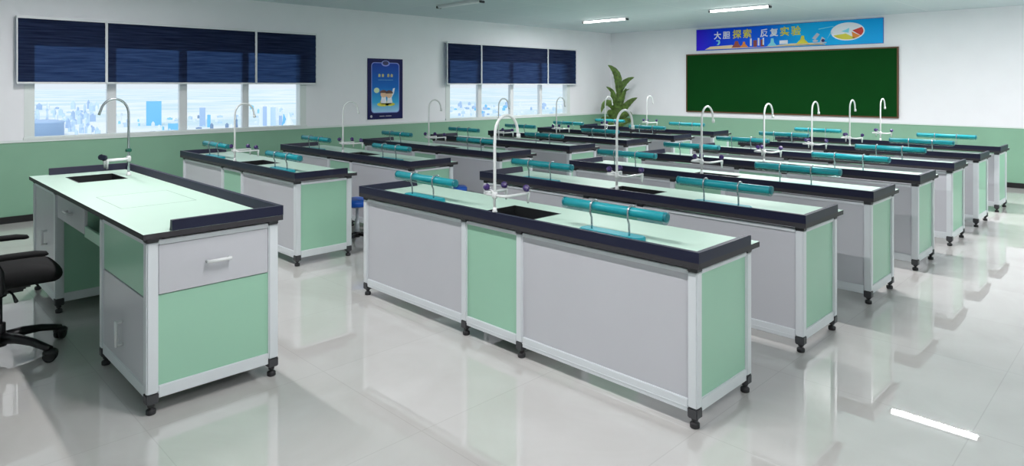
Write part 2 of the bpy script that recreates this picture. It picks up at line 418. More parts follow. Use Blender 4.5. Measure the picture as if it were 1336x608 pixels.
# ------------------------------------------------------------------ bench taps (local: origin on the lip, +Y over the sink)
def knob(name, c, ax, m, parent, r=.022):
    return obj(name, lambda bm: lathe(bm, [(.006, -.03), (.006, 0), (r*.8, .002), (r, .008), (r, .02), (r*.8, .027), (r*.3, .029)], c, ax, 8, smooth=False), m, parent)
def make_tap():
    r = thing('gooseneck_tap', '', 'tap', group='gooseneck taps on the benches')
    obj('base_flange', lambda bm: lathe(bm, [(.0155, 0), (.0155, .006), (.0125, .012), (.011, .03)], seg=16), M_white_metal, r)
    path = [(0, 0, .014), (0, 0, .2), (0, 0, .42), (0, .003, .46)]
    for a in range(0, 181, 12):
        t = math.radians(a); path.append((0, .1-.097*math.cos(t), .478+.106*math.sin(t)))
    path += [(0, .205, .45)]
    obj('spout', lambda bm: tube(bm, path, .009, 12), M_white_metal, r)
    obj('outlet', lambda bm: lathe(bm, [(.013, 0), (.013, .028), (.010, .03)], (0, .2065, .436), (0, -.1, 1), 12), M_white_metal, r)
    obj('valve_body', lambda bm: lathe(bm, [(.014, 0), (.018, .008), (.018, .032), (.014, .04)], (0, 0, .083), seg=14), M_white_metal, r)
    for sx, ex in ((-1, .115), (1, .08)):
        arm = obj('side_arm', lambda bm: tube(bm, [(0, 0, .103), (sx*ex*.55, .0, .101), (sx*ex*.9, .014, .1), (sx*ex, .05, .1), (sx*ex, .12, .1), (sx*ex, .2, .1), (sx*ex, .214, .099)], .0085, 10), M_white_metal, r)
        obj('nozzle', lambda bm: lathe(bm, [(.011, .006), (.012, 0), (.011, -.02), (.0075, -.03), (.006, -.062)], (sx*ex, .208, .1), seg=12), M_white_metal, arm)
        knob('knob', (sx*ex+.006, .19, .128), (.3, -.5, .35), M_purple, r)
    knob('knob', (-.062, .0, .14), (.1, -.55, .3), M_purple, r)
    obj('knob_stem', lambda bm: tube(bm, [(0, 0, .115), (-.05, .006, .13), (-.07, .014, .15)], .006, 8), M_white_metal, r)
    return r
tap = make_tap()
for col, dx in ((0, 0), (1, DLEFT+.05)):
    for k in range(7):
        loc = (dx-1.352, k*PITCH-.006, .83)
        side = 'right-hand' if col == 0 else 'window-side'
        lab = ('white gooseneck tap with purple knobs on the foreground centre bench' if (col, k) == (0, 0) else
               'white gooseneck tap on the %s bench of the %s block' % (['nearest', 'second', 'third', 'fourth', 'fifth', 'sixth', 'farthest'][k], side))
        if col == 0 and k == 0: tap.location = loc; tap['label'] = lab
        else: dup(tap, loc, lab)

# ------------------------------------------------------------------ bench lamps (local: origin on the worktop under the tube middle)
def make_lamp():
    r = thing('bench_lamp', '', 'bench lamp', group='teal tubular lamps on the benches')
    def pad(bm):
        n = 10; pl = []
        hx, y0, y1, rr = .205, -.045, .048, .035
        for cx, cy, a0 in ((hx-rr, y1-rr, 0), (-hx+rr, y1-rr, 90), (-hx+rr, y0+rr, 180), (hx-rr, y0+rr, 270)):
            for i in range(5):
                a = math.radians(a0+i*22.5); pl.append((cx+rr*math.cos(a), cy+rr*math.sin(a)))
        prism(bm, pl, 0, .022)
        bmesh.ops.bevel(bm, geom=[e for e in bm.edges if all(v.co.z > .015 for v in e.verts)], offset=.005, segments=2, affect='EDGES')
    obj('base', pad, M_tealpad, r)
    yt, zt, rt = 0.01, .145, .025
    def tb(bm): lathe(bm, [(rt*.5, -.338), (rt, -.334), (rt, .334), (rt*.5, .338)], (0, yt, zt), (1, 0, 0), 20)
    t = obj('shade', tb, M_teal, r)
    for sx in (-1, 1):
        obj('end_cap', lambda bm: lathe(bm, [(rt+.0015, 0), (rt+.0015, .012), (rt*.7, .016)], (sx*.33, yt, zt), (sx, 0, 0), 20), M_teal2, t)
    def cover(bm):                                # clear curved cover under the tube
        prev = None
        for i in range(9):
            a = math.radians(200+i*17.5)
            for_r = rt+.014
            o_ = [bm.verts.new((x, yt+for_r*math.cos(a), zt+for_r*math.sin(a)-.002)) for x in (-.335, .335)]
            i_ = [bm.verts.new((x, yt+(for_r-.002)*math.cos(a), zt+(for_r-.002)*math.sin(a)-.002)) for x in (-.335, .335)]
            if prev:
                bm.faces.new((prev[0][0], prev[0][1], o_[1], o_[0])); bm.faces.new((prev[1][1], prev[1][0], i_[0], i_[1]))
                bm.faces.new((prev[0][0], o_[0], i_[0], prev[1][0])); bm.faces.new((prev[0][1], prev[1][1], i_[1], o_[1]))
            else: bm.faces.new((o_[0], o_[1], i_[1], i_[0]))
            prev = (o_, i_)
        bm.faces.new((prev[0][0], prev[1][0], prev[1][1], prev[0][1]))
    obj('diffuser', cover, M_acrylic, r)
    for x in (-.125, .125):
        pts = [(x, -.012, .02), (x, -.012, .05), (x, -.014, .085), (x, -.024, .108)]
        for a in range(180, 39, -20):
            q = math.radians(a); pts.append((x, yt+(rt+.011)*math.cos(q), zt+.002+(rt+.006)*math.sin(q)))
        obj('post', lambda bm: tube(bm, pts, .0055, 10), M_chrome, r)
    return r
lamp = make_lamp()
for col, dx in ((0, 0), (1, DLEFT+.01)):
    for k in range(7):
        side = 'right-hand' if col == 0 else 'window-side'
        for j, xx in ((0, -.605), (1, -2.27)):
            loc = (dx+xx, k*PITCH+.16, .78)
            half = 'right end' if j == 0 else 'left end'
            lab = ('teal tubular lamp on two curved posts at the %s of the foreground centre bench' % half if (col, k) == (0, 0) else
                   'teal tubular lamp at the %s of the %s bench in the %s block' % (half, ['nearest', 'second', 'third', 'fourth', 'fifth', 'sixth', 'farthest'][k], side))
            if (col, k, j) == (0, 0, 0): lamp.location = loc; lamp['label'] = lab
            else: dup(lamp, loc, lab)

# ------------------------------------------------------------------ teacher's desk
DX0, DX1, DY0, DY1, DZ = -4.79, -1.905, -1.783, -1.085, .885
desk = thing('teacher_desk', 'white and green teacher desk with mint top and sink, left foreground', 'desk', ((DX0+DX1)/2, (DY0+DY1)/2, 0))
doff = (-(DX0+DX1)/2, -(DY0+DY1)/2, 0)
D = lambda n, f, m, label=None, parent=None: obj(n, f, m, parent or desk, doff, label=label)
wt = D('worktop', lambda bm: slab_hole(bm, DX0, DY0, DX1, DY1, .858, DZ, -4.53, -1.594, -4.105, -1.268), [M_edge, M_top]); top_by_normal(wt)
D('raised_edge', lambda bm: lip_u(bm, DX0+.002, DY1+.002, DX1-.002, -1.655, DZ-.0005, DZ+.052, .036, .024, back=True), M_lip)
sk = D('sink', lambda bm: sink_basin(bm, -4.53, -1.594, -4.105, -1.268, DZ, .2), M_sink)
D('drain', lambda bm: lathe(bm, [(.03, 0), (.03, .004), (.022, .005)], (-4.32, -1.43, DZ-.192), seg=16), M_chrome, parent=sk)
def lid(bm):                                       # fine recessed outline of the lift-up lid
    x0, x1, y0, y1, t = -3.295, -2.735, -1.665, -1.248, .004
    for a in ((x0, y0, x1, y0+t), (x0, y1-t, x1, y1), (x0, y0+t, x0+t, y1-t), (x1-t, y0+t, x1, y1-t)):
        box(bm, a[0], a[1], DZ-.001, a[2], a[3], DZ+.0006)
D('lid_seam', lid, M_seam, 'fine grey outline of a flush lid')
zb, zt = .1, .836
cab = ((-4.76, -3.96), (-2.79, -1.93)); yn, yf = -1.762, -1.101
for x0, x1 in cab:
    for xa in (x0, x1-.054):
        for ya in (yn, yf-.054):
            add_post(desk, doff, xa, ya, xa+.054, ya+.054, zb, zt, .858)
    for ya, sg in ((yn, 1), (yf, -1)):
        D('rail', lambda bm: box(bm, x0+.054, min(ya+sg*.004, ya+sg*.04), .075, x1-.054, max(ya+sg*.004, ya+sg*.04), .135, .003), M_alu)
        D('rail', lambda bm: box(bm, x0+.054, min(ya+sg*.003, ya+sg*.04), .82, x1-.054, max(ya+sg*.003, ya+sg*.04), .845, .003), M_alu)
    for xa, sg in ((x0, 1), (x1, -1)):
        D('rail', lambda bm: box(bm, min(xa+sg*.004, xa+sg*.04), yn+.054, .075, max(xa+sg*.004, xa+sg*.04), yf-.054, .135, .003), M_alu)
        D('rail', lambda bm: box(bm, min(xa+sg*.003, xa+sg*.04), yn+.054, .82, max(xa+sg*.003, xa+sg*.04), yf-.054, .845, .003), M_alu)
    D('rear_panel', lambda bm: box(bm, x0+.05, yf-.026, .133, x1-.05, yf-.014, .822), M_greypanel)
# right cabinet: person-side face
D('panel', lambda bm: box(bm, -2.738, yn+.012, .56, -1.982, yn+.026, .822), M_greenpanel, 'green upper panel')
dr = D('door', lambda bm: box(bm, -2.738, yn+.008, .133, -1.982, yn+.026, .556, .002), M_greypanel, 'grey door')
def bar_handle(bm, p0, p1, out, r=.007):
    p0, p1, out = Vector(p0), Vector(p1), Vector(out)
    u = (p1-p0)*.06
    tube(bm, [p0+u, p0+u+out], r*.9, 8); tube(bm, [p1-u, p1-u+out], r*.9, 8); tube(bm, [p0+out, p1+out], r, 10)
D('handle', lambda bm: bar_handle(bm, (-2.36, yn+.008, .225), (-2.36, yn+.008, .36), (0, -.03, 0), .009), M_white_metal, 'white bar handle', dr)
# right cabinet: end face toward the aisle
dw = D('drawer', lambda bm: (box(bm, -1.948, yn+.056, .578, -1.936, yf-.056, .818, .002), box(bm, -2.70, yn+.08, .60, -1.95, yf-.08, .80)), M_greypanel, 'light grey drawer')
D('handle', lambda bm: bar_handle(bm, (-1.936, -1.487, .70), (-1.936, -1.364, .70), (.026, 0, 0), .009), M_white_metal, 'white bar handle', dw)
D('panel', lambda bm: box(bm, -1.956, yn+.05, .133, -1.942, yf-.05, .574), M_greenpanel, 'green end panel')
D('side_panel', lambda bm: box(bm, -2.776, yn+.05, .133, -2.764, yf-.05, .822), M_greenpanel)
# left cabinet
dr = D('door', lambda bm: box(bm, -4.704, yn+.008, .133, -4.016, yn+.026, .818, .002), M_greypanel, 'grey door')
D('handle', lambda bm: bar_handle(bm, (-4.285, yn+.008, .43), (-4.285, yn+.008, .54), (0, -.03, 0), .009), M_white_metal, 'white bar handle', dr)
D('side_panel', lambda bm: box(bm, -3.982, yn+.05, .133, -3.97, yf-.05, .822), M_greenpanel)
D('panel', lambda bm: box(bm, -4.75, yn+.05, .133, -4.738, yf-.05, .822), M_greenpanel, 'green end panel')
# kneehole
D('modesty_panel', lambda bm: box(bm, -3.958, yf-.034, .13, -2.792, yf-.022, .83), M_greenpanel, 'green panel closing the back of the kneehole')
D('rail', lambda bm: box(bm, -3.958, yf-.044, .075, -2.792, yf-.01, .135, .003), M_alu)
dw = D('drawer', lambda bm: (box(bm, -3.955, yn+.012, .676, -3.19, yn+.03, .85, .002), box(bm, -3.93, yn+.03, .69, -3.21, yf-.15, .84)), M_greypanel, 'grey kneehole drawer')
D('handle', lambda bm: bar_handle(bm, (-3.64, yn+.012, .762), (-3.50, yn+.012, .762), (0, -.028, 0), .008), M_white_metal, 'white bar handle', dw)
D('open_tray', lambda bm: (box(bm, -3.187, yn+.012, .662, -2.794, yn+.028, .73, .002), box(bm, -3.187, yn+.028, .662, -2.794, yf-.12, .672), box(bm, -3.187, yn+.028, .672, -3.177, yf-.12, .85),
                           box(bm, -3.177, yf-.132, .672, -2.794, yf-.12, .85)), M_greenpanel, 'open shelf beside the drawer')

# teacher's tap (gooseneck swings toward the chair side)
tt = thing('gooseneck_tap', 'tall thin chrome gooseneck tap with green knob on the teacher desk', 'tap', (-4.302, -1.213, DZ), group='gooseneck taps on the benches')
obj('base_flange', lambda bm: lathe(bm, [(.02, 0), (.02, .008), (.014, .014), (.012, .03)], seg=16), M_white_metal, tt)
path = [(0, 0, .014), (0, 0, .3), (0, 0, .46)]
for a in range(0, 166, 11):
    q = math.radians(a); path.append((0, -.098+.098*math.cos(q), .49+.118*math.sin(q)))
path.append((0, -.205, .485))
obj('spout', lambda bm: tube(bm, path, .009, 12), M_chrome, tt)
obj('valve_body', lambda bm: lathe(bm, [(.014, 0), (.018, .01), (.018, .035), (.013, .045)], (0, 0, .11), seg=14), M_white_metal, tt)
knob('knob', (0, 0, .185), (0, 0, 1), M_greenknob, tt, .024)
for sx in (-1, 1):
    arm = obj('side_arm', lambda bm: tube(bm, [(0, 0, .132), (sx*.02, -.02, .132), (sx*.035, -.08, .13), (sx*.04, -.165, .128)], .009, 10), M_white_metal, tt)
    obj('nozzle', lambda bm: lathe(bm, [(.011, .01), (.012, 0), (.011, -.02), (.008, -.03), (.007, -.066)], (sx*.04, -.158, .132), seg=12), M_white_metal, arm)
    knob('knob', (sx*.04+.01, -.175, .15), (.5, -.5, .35), M_blackknob, tt, .024)

# ------------------------------------------------------------------ swivel chair (faces the desk)
ch = thing('swivel_chair', 'black mesh swivel office chair with armrests at the teacher desk', 'chair', (-3.31, -2.152, 0), math.radians(0))
def cushion(bm, w, d, z0, z1, y0):
    nx, ny = 22, 22
    def sup(u, v):                                 # rounded-square plan
        k = 4.5; l = (abs(u)**k + abs(v)**k)**(1/k)
        return l
    top, bot = [], []
    for j in range(ny+1):
        rt_, rb_ = [], []
        for i in range(nx+1):
            u, v = math.sin(PI/2*(2*i/nx-1)), math.sin(PI/2*(2*j/ny-1))
            m_ = max(abs(u), abs(v)); l = sup(u, v); f = (m_/l) if l > 0 else 1
            uu, vv = u*f, v*f
            e = max(0, 1-m_**9)
            x, y = uu*w/2, y0+(vv+1)/2*d
            crown = .012*(1-u*u)*(1-v*v)
            dropf = .03*max(0, v-.3)**2
            mid = (z0+z1)/2
            rt_.append(bm.verts.new((x, y, mid+(z1-mid)*e**.5+crown-dropf))); rb_.append(bm.verts.new((x, y, mid-(mid-z0)*e**.5-dropf)) if m_ < 1 else rt_[-1])
        top.append(rt_); bot.append(rb_)
    for j in range(ny):
        for i in range(nx):
            f = bm.faces.new((top[j][i], top[j][i+1], top[j+1][i+1], top[j+1][i])); f.smooth = True
            q = (bot[j][i], bot[j+1][i], bot[j+1][i+1], bot[j][i+1])
            if len(set(q)) == 4 and not all(a is b for a, b in zip(q, (top[j][i], top[j+1][i], top[j+1][i+1], top[j][i+1]))):
                try: f = bm.faces.new(q); f.smooth = True
                except ValueError: pass
obj('seat', lambda bm: cushion(bm, .50, .50, .44, .54, -.21), M_vinyl, ch)
obj('seat_plate', lambda bm: box(bm, -.13, -.12, .415, .13, .14, .45, .01), M_black, ch)
def column(bm): lathe(bm, [(.03, .085), (.03, .2), (.026, .205), (.014, .206), (.014, .35), (.035, .36), (.035, .42)], seg=18)
obj('gas_lift', column, M_black, ch)
obj('lever', lambda bm: tube(bm, [(.04, .03, .40), (.17, .04, .40), (.24, .045, .375)], [.006, .006, .011], 8), M_black, ch)
obj('mechanism', lambda bm: box(bm, -.05, -.14, .375, .05, .12, .416, .012), M_black, ch)
base = obj('star_base', lambda bm: lathe(bm, [(.035, .07), (.042, .09), (.042, .135), (.034, .145)], seg=20), M_black, ch)
a_1 = math.atan2(-1.832+2.152, -3.437+3.33); 
for k in range(5):
    a = a_1 - k*2*PI/5
    cx_, cy_ = math.cos(a), math.sin(a)
    obj('spoke', lambda bm: tube(bm, [(cx_*.02, cy_*.02, .115), (cx_*.12, cy_*.12, .118), (cx_*.22, cy_*.22, .105), (cx_*.30, cy_*.30, .082), (cx_*.337, cy_*.337, .07)], [.034, .028, .023, .02, .019], 10), M_black, ch)
    def cas(bm, a=a, cx_=cx_, cy_=cy_):
        tx, ty = -math.sin(a+.5), math.cos(a+.5)
        for sgn in (-1, 1):
            c = (cx_*.337+tx*.004*sgn, cy_*.337+ty*.004*sgn, .035)
            lathe(bm, [(.024, 0), (.034, .002), (.035, .008), (.034, .019), (.024, .022)], c, (tx*sgn, ty*sgn, 0), 18)
        tube(bm, [(cx_*.337, cy_*.337, .035), (cx_*.337, cy_*.337, .075)], .009, 8)
        lathe(bm, [(.04, .0), (.039, .014), (.026, .026), (.006, .03)], (cx_*.337, cy_*.337, .046), (0, 0, 1), 14)
    obj('caster', cas, M_black, ch)
for sx in (-1, 1):
    x = sx*.295
    def arm(bm):
        tube(bm, [(sx*.12, -.03, .43), (sx*.25, -.03, .435), (x, -.03, .46), (x, -.035, .56), (x, -.06, .63)], [.014, .016, .02, .02, .016], 10)
    am = obj('armrest', arm, M_black, ch)
    def padf(bm):
        pts = [(x, -.16, .63), (x, -.14, .643), (x, 0, .649), (x, .12, .645), (x, .168, .633), (x, .18, .62)]
        tube(bm, pts, [.018, .026, .028, .028, .024, .012], 12)
        for v in bm.verts: v.co.x = x+(v.co.x-x)*1.35; v.co.z = .635+(v.co.z-.635)*.62
    obj('arm_pad', padf, M_vinyl, am)
def backf(bm):
    nx, nz = 12, 16; F, B = [], []
    for j in range(nz+1):
        f_, b_ = [], []
        for i in range(nx+1):
            u, v = 2*i/nx-1, 2*j/nz-1
            m_ = max(abs(u), abs(v)); k = 5; l = (abs(u)**k+abs(v)**k)**(1/k); q = m_/l if l else 1
            uu, vv = u*q, v*q
            z = .83+vv*.27; x = uu*(.23-.02*vv); y = -.27-.05*vv+.045*uu*uu-.03*math.cos(vv*2.2)
            f_.append(bm.verts.new((x, y+.014, z))); b_.append(bm.verts.new((x, y-.014, z)))
        F.append(f_); B.append(b_)
    for j in range(nz):
        for i in range(nx):
            for A, rev in ((F, 0), (B, 1)):
                q = [A[j][i], A[j][i+1], A[j+1][i+1], A[j+1][i]]
                f = bm.faces.new(q[::-1] if rev else q); f.smooth = True
    for j in range(nz):
        for i in (0, nx): bm.faces.new((F[j][i], F[j+1][i], B[j+1][i], B[j][i]))
    for i in range(nx):
        for j in (0, nz): bm.faces.new((F[j][i], F[j][i+1], B[j][i+1], B[j][i]))
obj('backrest', backf, M_fabric, ch)
obj('back_support', lambda bm: tube(bm, [(0, -.1, .415), (0, -.26, .405), (0, -.36, .49), (0, -.35, .65), (0, -.32, .77)], [.022, .022, .02, .018, .014], 10), M_black, ch)

# ------------------------------------------------------------------ stools
def make_stool(label, loc):
    r = thing('swivel_stool', label, 'stool', loc, group='blue stools at the window-side benches')
    obj('seat', lambda bm: lathe(bm, [(.12, .375), (.155, .38), (.165, .395), (.165, .425), (.15, .44), (.08, .446), (.001, .447)], seg=32), M_blue, r)
    obj('seat_plate', lambda bm: lathe(bm, [(.08, .36), (.1, .376)], seg=20), M_stool, r)
    obj('column', lambda bm: lathe(bm, [(.024, .07), (.024, .24), (.015, .243), (.015, .365)], seg=16), M_stool, r)
    b = obj('star_base', lambda bm: lathe(bm, [(.03, .055), (.034, .065), (.034, .1), (.026, .11)], seg=16), M_black, r)
    for k in range(5):
        a = 2*PI*k/5+.25; c, q = math.cos(a), math.sin(a)
        obj('spoke', lambda bm: tube(bm, [(c*.02, q*.02, .085), (c*.12, q*.12, .08), (c*.2, q*.2, .055), (c*.215, q*.215, .04)], [.016, .013, .012, .011], 8), M_black, r)
        obj('foot_glide', lambda bm: lathe(bm, [(.018, 0), (.02, .004), (.02, .034), (.01, .045)], (c*.215, q*.215, 0), seg=12), M_foot, r)
    return r
st = make_stool('blue round-seat stool in the gap between the desk-side bench and the foreground bench', (-4.33, .88, 0))
dup(st, (-4.31, 2.13, 0), 'blue round-seat stool showing behind the left lamp of the foreground bench', rz=.6)

# ------------------------------------------------------------------ chalkboard, banner, poster
cb = thing('chalkboard', 'wide dark green chalkboard in a thin brown frame on the far wall', 'chalkboard', (-3.881, YB, 1.032))
coff = (3.881, -YB, -1.032)
x0, x1, z0, z1 = -5.943, -1.819, 1.032, 2.279
obj('writing_surface', lambda bm: box(bm, x0+.02, YB-.03, z0+.02, x1-.02, YB-.001, z1-.02), M_board, cb, coff)
obj('frame', lambda bm: (box(bm, x0, YB-.042, z0, x1, YB, z0+.024, .003), box(bm, x0, YB-.042, z1-.024, x1, YB, z1, .003),
                         box(bm, x0, YB-.042, z0+.024, x0+.024, YB, z1-.024, .003), box(bm, x1-.024, YB-.042, z0+.024, x1, YB, z1-.024, .003)), M_boardfr, cb, coff)

def ramp_mat(name, axis, stops, lo, hi, rough=.4, streak=False):
    m = bpy.data.materials.new(name); m.use_nodes = True; nt = m.node_tree; b = nt.nodes['Principled BSDF']
    N = nt.nodes.new; L = nt.links.new
    tc = N('ShaderNodeTexCoord'); sp = N('ShaderNodeSeparateXYZ'); mr = N('ShaderNodeMapRange'); r = N('ShaderNodeValToRGB')
    L(tc.outputs['Object'], sp.inputs[0]); L(sp.outputs[axis], mr.inputs['Value'])
    mr.inputs['From Min'].default_value = lo; mr.inputs['From Max'].default_value = hi
    while len(r.color_ramp.elements) < len(stops): r.color_ramp.elements.new(.5)
    for e, (p, c) in zip(r.color_ramp.elements, stops): e.position = p; e.color = (*c, 1)
    L(mr.outputs[0], r.inputs['Fac']); L(r.outputs[0], b.inputs['Base Color']); b.inputs['Roughness'].default_value = rough; b.inputs['Specular IOR Level'].default_value = .15
    return m
BW = 3.631
bn = thing('wall_banner', 'long blue banner with white and yellow characters above the chalkboard', 'banner', (-3.8825, YB, 2.355))
M_bn = ramp_mat('banner_print_blue', 'X', [(0, s(60, 30, 225)), (.12, s(0, 56, 235)), (.42, s(0, 104, 242)), (.60, s(20, 178, 242)), (1, s(14, 168, 240))], -BW/2, BW/2)
obj('sheet', lambda bm: box(bm, -BW/2, -.02, 0, BW/2, -.0005, .44, .002), M_bn, bn)
obj('border', lambda bm: (box(bm, -BW/2-.008, -.022, -.008, BW/2+.008, -.0005, 0), box(bm, -BW/2-.008, -.022, .44, BW/2+.008, -.0005, .448),
                          box(bm, -BW/2-.008, -.022, 0, -BW/2, -.0005, .44), box(bm, BW/2, -.022, 0, BW/2+.008, -.0005, .44)), mat('banner_border', s(60, 110, 190), .4), bn)
F_ = -.0212                                          # printed shapes lie just proud of the sheet
def flat(name, polys, m, parent, y=F_, axis='y'):
    def fn(bm):
        for pl in polys:
            if axis == 'y': f = [bm.verts.new((x, y, z)) for x, z in pl]; b = [bm.verts.new((x, y+.0015, z)) for x, z in pl]
            else: f = [bm.verts.new((y, x, z)) for x, z in pl]; b = [bm.verts.new((y-.0015, x, z)) for x, z in pl]
            bm.faces.new(f); bm.faces.new(b[::-1]); n = len(pl)
            for i in range(n): bm.faces.new((f[i], f[(i+1) % n], b[(i+1) % n], b[i]))
    return obj(name, fn, m, parent)
def ell(cx, cz, rx, rz, n=24, a0=0, a1=360, rot=0):
    full = abs(a1-a0-360) < 1e-6; out = []
    for i in range(n if full else n+1):
        a = math.radians(a0+(a1-a0)*i/n); x, z = rx*math.cos(a), rz*math.sin(a)
        out.append((cx+x*math.cos(rot)-z*math.sin(rot), cz+x*math.sin(rot)+z*math.cos(rot)))
    return out
def rect(x0, z0, x1, z1): return [(x0, z0), (x1, z0), (x1, z1), (x0, z1)]
P_white = mat('print_white', s(238, 240, 248), .4); P_yellow = mat('print_yellow', s(226, 214, 60), .4); P_red = mat('print_red', s(214, 40, 26), .4)
P_orange = mat('print_orange', s(240, 140, 30), .4); P_grey = mat('print_grey', s(190, 190, 205), .4); P_brown = mat('print_brown', s(150, 60, 40), .4)
P_cyan = mat('print_cyan', s(130, 220, 240), .4); P_cream = mat('print_cream', s(240, 214, 170), .4); P_navy = mat('print_navy', s(20, 26, 92), .4)
P_blue = mat('print_blue', s(20, 90, 190), .4)
def text(name, body, size, loc, m, parent, rot=(PI/2, 0, 0), bold=0):
    cu = bpy.data.curves.new(name, 'FONT'); cu.body = body; cu.size = size; cu.align_x = 'CENTER'; cu.align_y = 'CENTER'; cu.extrude = .0006; cu.offset = bold
    cu.resolution_u = 3
    t = bpy.data.objects.new('tmp_text', cu); COL.objects.link(t)
    dg = bpy.context.evaluated_depsgraph_get(); me = bpy.data.meshes.new_from_object(t.evaluated_get(dg))
    COL.objects.unlink(t); bpy.data.objects.remove(t)
    me.materials.clear(); me.materials.append(m)
    o = bpy.data.objects.new(name, me); COL.objects.link(o); o.parent = parent; o.location = loc; o.rotation_euler = rot
    return o
chars = [('大', -1.33, .285, 0), ('胆', -1.13, .285, 0), ('探', -.90, .29, 1), ('索', -.68, .29, 1), ('反', -.33, .285, 0), ('复', -.13, .285, 0), ('实', .08, .29, 1), ('验', .30, .29, 1)]
for c, x, z, yl in chars:
    text('lettering', c, .165 if not yl else .19, (x, F_-.0008, z), P_yellow if yl else P_white, bn, bold=.004)
flat('printed_arrow', [[(-1.36, .2), (-1.28, .2), (-1.27, .14), (-1.30, .10), (-1.35, .10), (-1.32, .13), (-1.31, .17), (-1.36, .18)]], P_cyan, bn)
flat('printed_desk', [[(-1.62, .012), (-1.50, .07), (-1.0, .085), (-.95, .03), (-.4, .02), (.75, .03), (.85, .012)], [(-.3, .022), (.2, .06), (.72, .055), (.85, .015)]], P_cream, bn)
flat('printed_flask', [[(-1.02, .03), (-.80, .03), (-.86, .1), (-.88, .16), (-.94, .16), (-.96, .1)], rect(-.55, .03, -.48, .16), rect(-.40, .03, -.33, .17)], P_brown, bn, F_-.0005)
flat('printed_flask', [[(-.84, .03), (-.66, .03), (-.72, .09), (-.73, .14), (-.77, .14), (-.78, .09)]], P_orange, bn, F_-.001)
flat('printed_tubes', [rect(-.62, .05, -.585, .2), rect(-.46, .05, -.425, .2), rect(-.36, .06, -.33, .2)], P_white, bn, F_-.001)
flat('printed_flask', [[(-.27, .03), (-.07, .03), (-.13, .1), (-.14, .18), (-.19, .18), (-.20, .1)]], P_cyan, bn, F_-.0015)
flat('printed_box', [rect(-.02, .06, .14, .13)], P_white, bn, F_-.001)
flat('printed_flask', [[(.30, .05), (.54, .05), (.46, .13), (.45, .2), (.40, .2), (.385, .13)]], P_yellow, bn, F_-.001)
flat('printed_microscope', [[(.60, .14), (.66, .11), (.74, .21), (.69, .24)], ell(.66, .09, .05, .02), rect(.62, .04, .86, .06), [(.74, .06), (.80, .06), (.84, .12), (.78, .16)]], P_grey, bn, F_-.001)
flat('printed_lens', [ell(.80, .09, .03, .03)], P_navy, bn, F_-.0016)
flat('printed_dish', [ell(1.23, .235, .29, .165, 36)], P_white, bn, F_-.0006)
flat('printed_shard', [ell(1.23, .235, .27, .145, 12, 205, 300) + [(1.2, .2)]], P_yellow, bn, F_-.0012)
flat('printed_shard', [ell(1.23, .235, .27, .145, 10, -35, 28) + [(1.31, .25)]], P_red, bn, F_-.0012)
flat('printed_shard', [ell(1.23, .235, .27, .145, 8, -70, -36) + [(1.30, .23)]], P_orange, bn, F_-.0012)
flat('printed_shard', [[(1.12, .24), (1.2, .27), (1.26, .3), (1.25, .21)]], P_cyan, bn, F_-.0012)
flat('printed_streaks', [[(.72, .3), (.98, .34), (1.0, .35), (.72, .315)], [(.86, .1), (.93, .2), (.94, .28), (.92, .2)], [(.9, .2), (.98, .22), (.95, .23)]], P_cyan, bn, F_-.0006)

po = thing('wall_poster', 'dark blue portrait poster with two cartoon children between the windows', 'poster', (XW, 3.691, 1.03))
obj('sheet', lambda bm: box(bm, .0005, -.355, 0, .012, .355, 1.03, .001), mat('poster_navy', s(20, 24, 84), .5, spec=.2), po)
pf = .0133
M_pp = ramp_mat('poster_print_blue', 'Z', [(0, s(170, 215, 245)), (.2, s(60, 175, 225)), (.5, s(10, 110, 200)), (1, s(14, 62, 165))], .12, .95)
def rr(y0, z0, y1, z1, r):
    out = []
    for cy, cz, a0 in ((y1-r, z1-r, 0), (y0+r, z1-r, 90), (y0+r, z0+r, 180), (y1-r, z0+r, 270)):
        for i in range(6):
            a = math.radians(a0+18*i); out.append((cy+r*math.cos(a), cz+r*math.sin(a)))
    return out
flat('printed_outline', [rr(-.285, .105, .285, .965, .06)], mat('print_lilac', s(130, 150, 225), .4), po, pf, 'x')
flat('printed_panel', [rr(-.272, .118, .272, .952, .05)], M_pp, po, pf+.0005, 'x')
flat('printed_clip', [ell(0, .95, .085, .05)], mat('print_lilac', s(130, 150, 225), .4), po, pf+.001, 'x')
flat('printed_clip', [ell(0, .955, .06, .035)], P_navy, po, pf+.0015, 'x')
for y in (-.125, -.055, .055, .125):
    w = .02
    flat('printed_character', [rect(y-w, .752, y+w, .762), rect(y-w, .73, y+w, .738), rect(y-.006, .718, y+.006, .772), rect(y-w, .718, y-w+.009, .75), rect(y+w-.009, .72, y+w, .755)], mat('print_pale_yellow', s(232, 222, 120), .4), po, pf+.001, 'x')
flat('printed_rule', [rect(-.15, .665, .15, .669)], P_cyan, po, pf+.001, 'x')
flat('printed_ground', [ell(-.05, .25, .12, .035), ell(.09, .25, .1, .03), ell(-.05, .29, .06, .04), ell(.08, .29, .06, .04)], P_yellow, po, pf+.001, 'x')
flat('printed_coats', [[(-.1, .27), (.02, .27), (0, .39), (-.08, .39)], [(.03, .27), (.14, .27), (.12, .38), (.04, .38)], [(.12, .36), (.17, .44), (.19, .53), (.15, .52), (.12, .4)]], P_white, po, pf+.0015, 'x')
flat('printed_faces', [ell(-.04, .42, .062, .052), ell(.07, .41, .062, .052)], mat('print_skin', s(238, 196, 160), .4), po, pf+.002, 'x')
flat('printed_hair', [ell(-.045, .445, .075, .05, 14, 0, 180), ell(.075, .435, .075, .055, 14, 0, 180)], mat('print_hair', s(84, 44, 36), .4), po, pf+.0025, 'x')
flat('printed_bubble', [ell(-.18, .49, .055, .045)], mat('print_pale_green', s(210, 232, 190), .4), po, pf+.001, 'x')
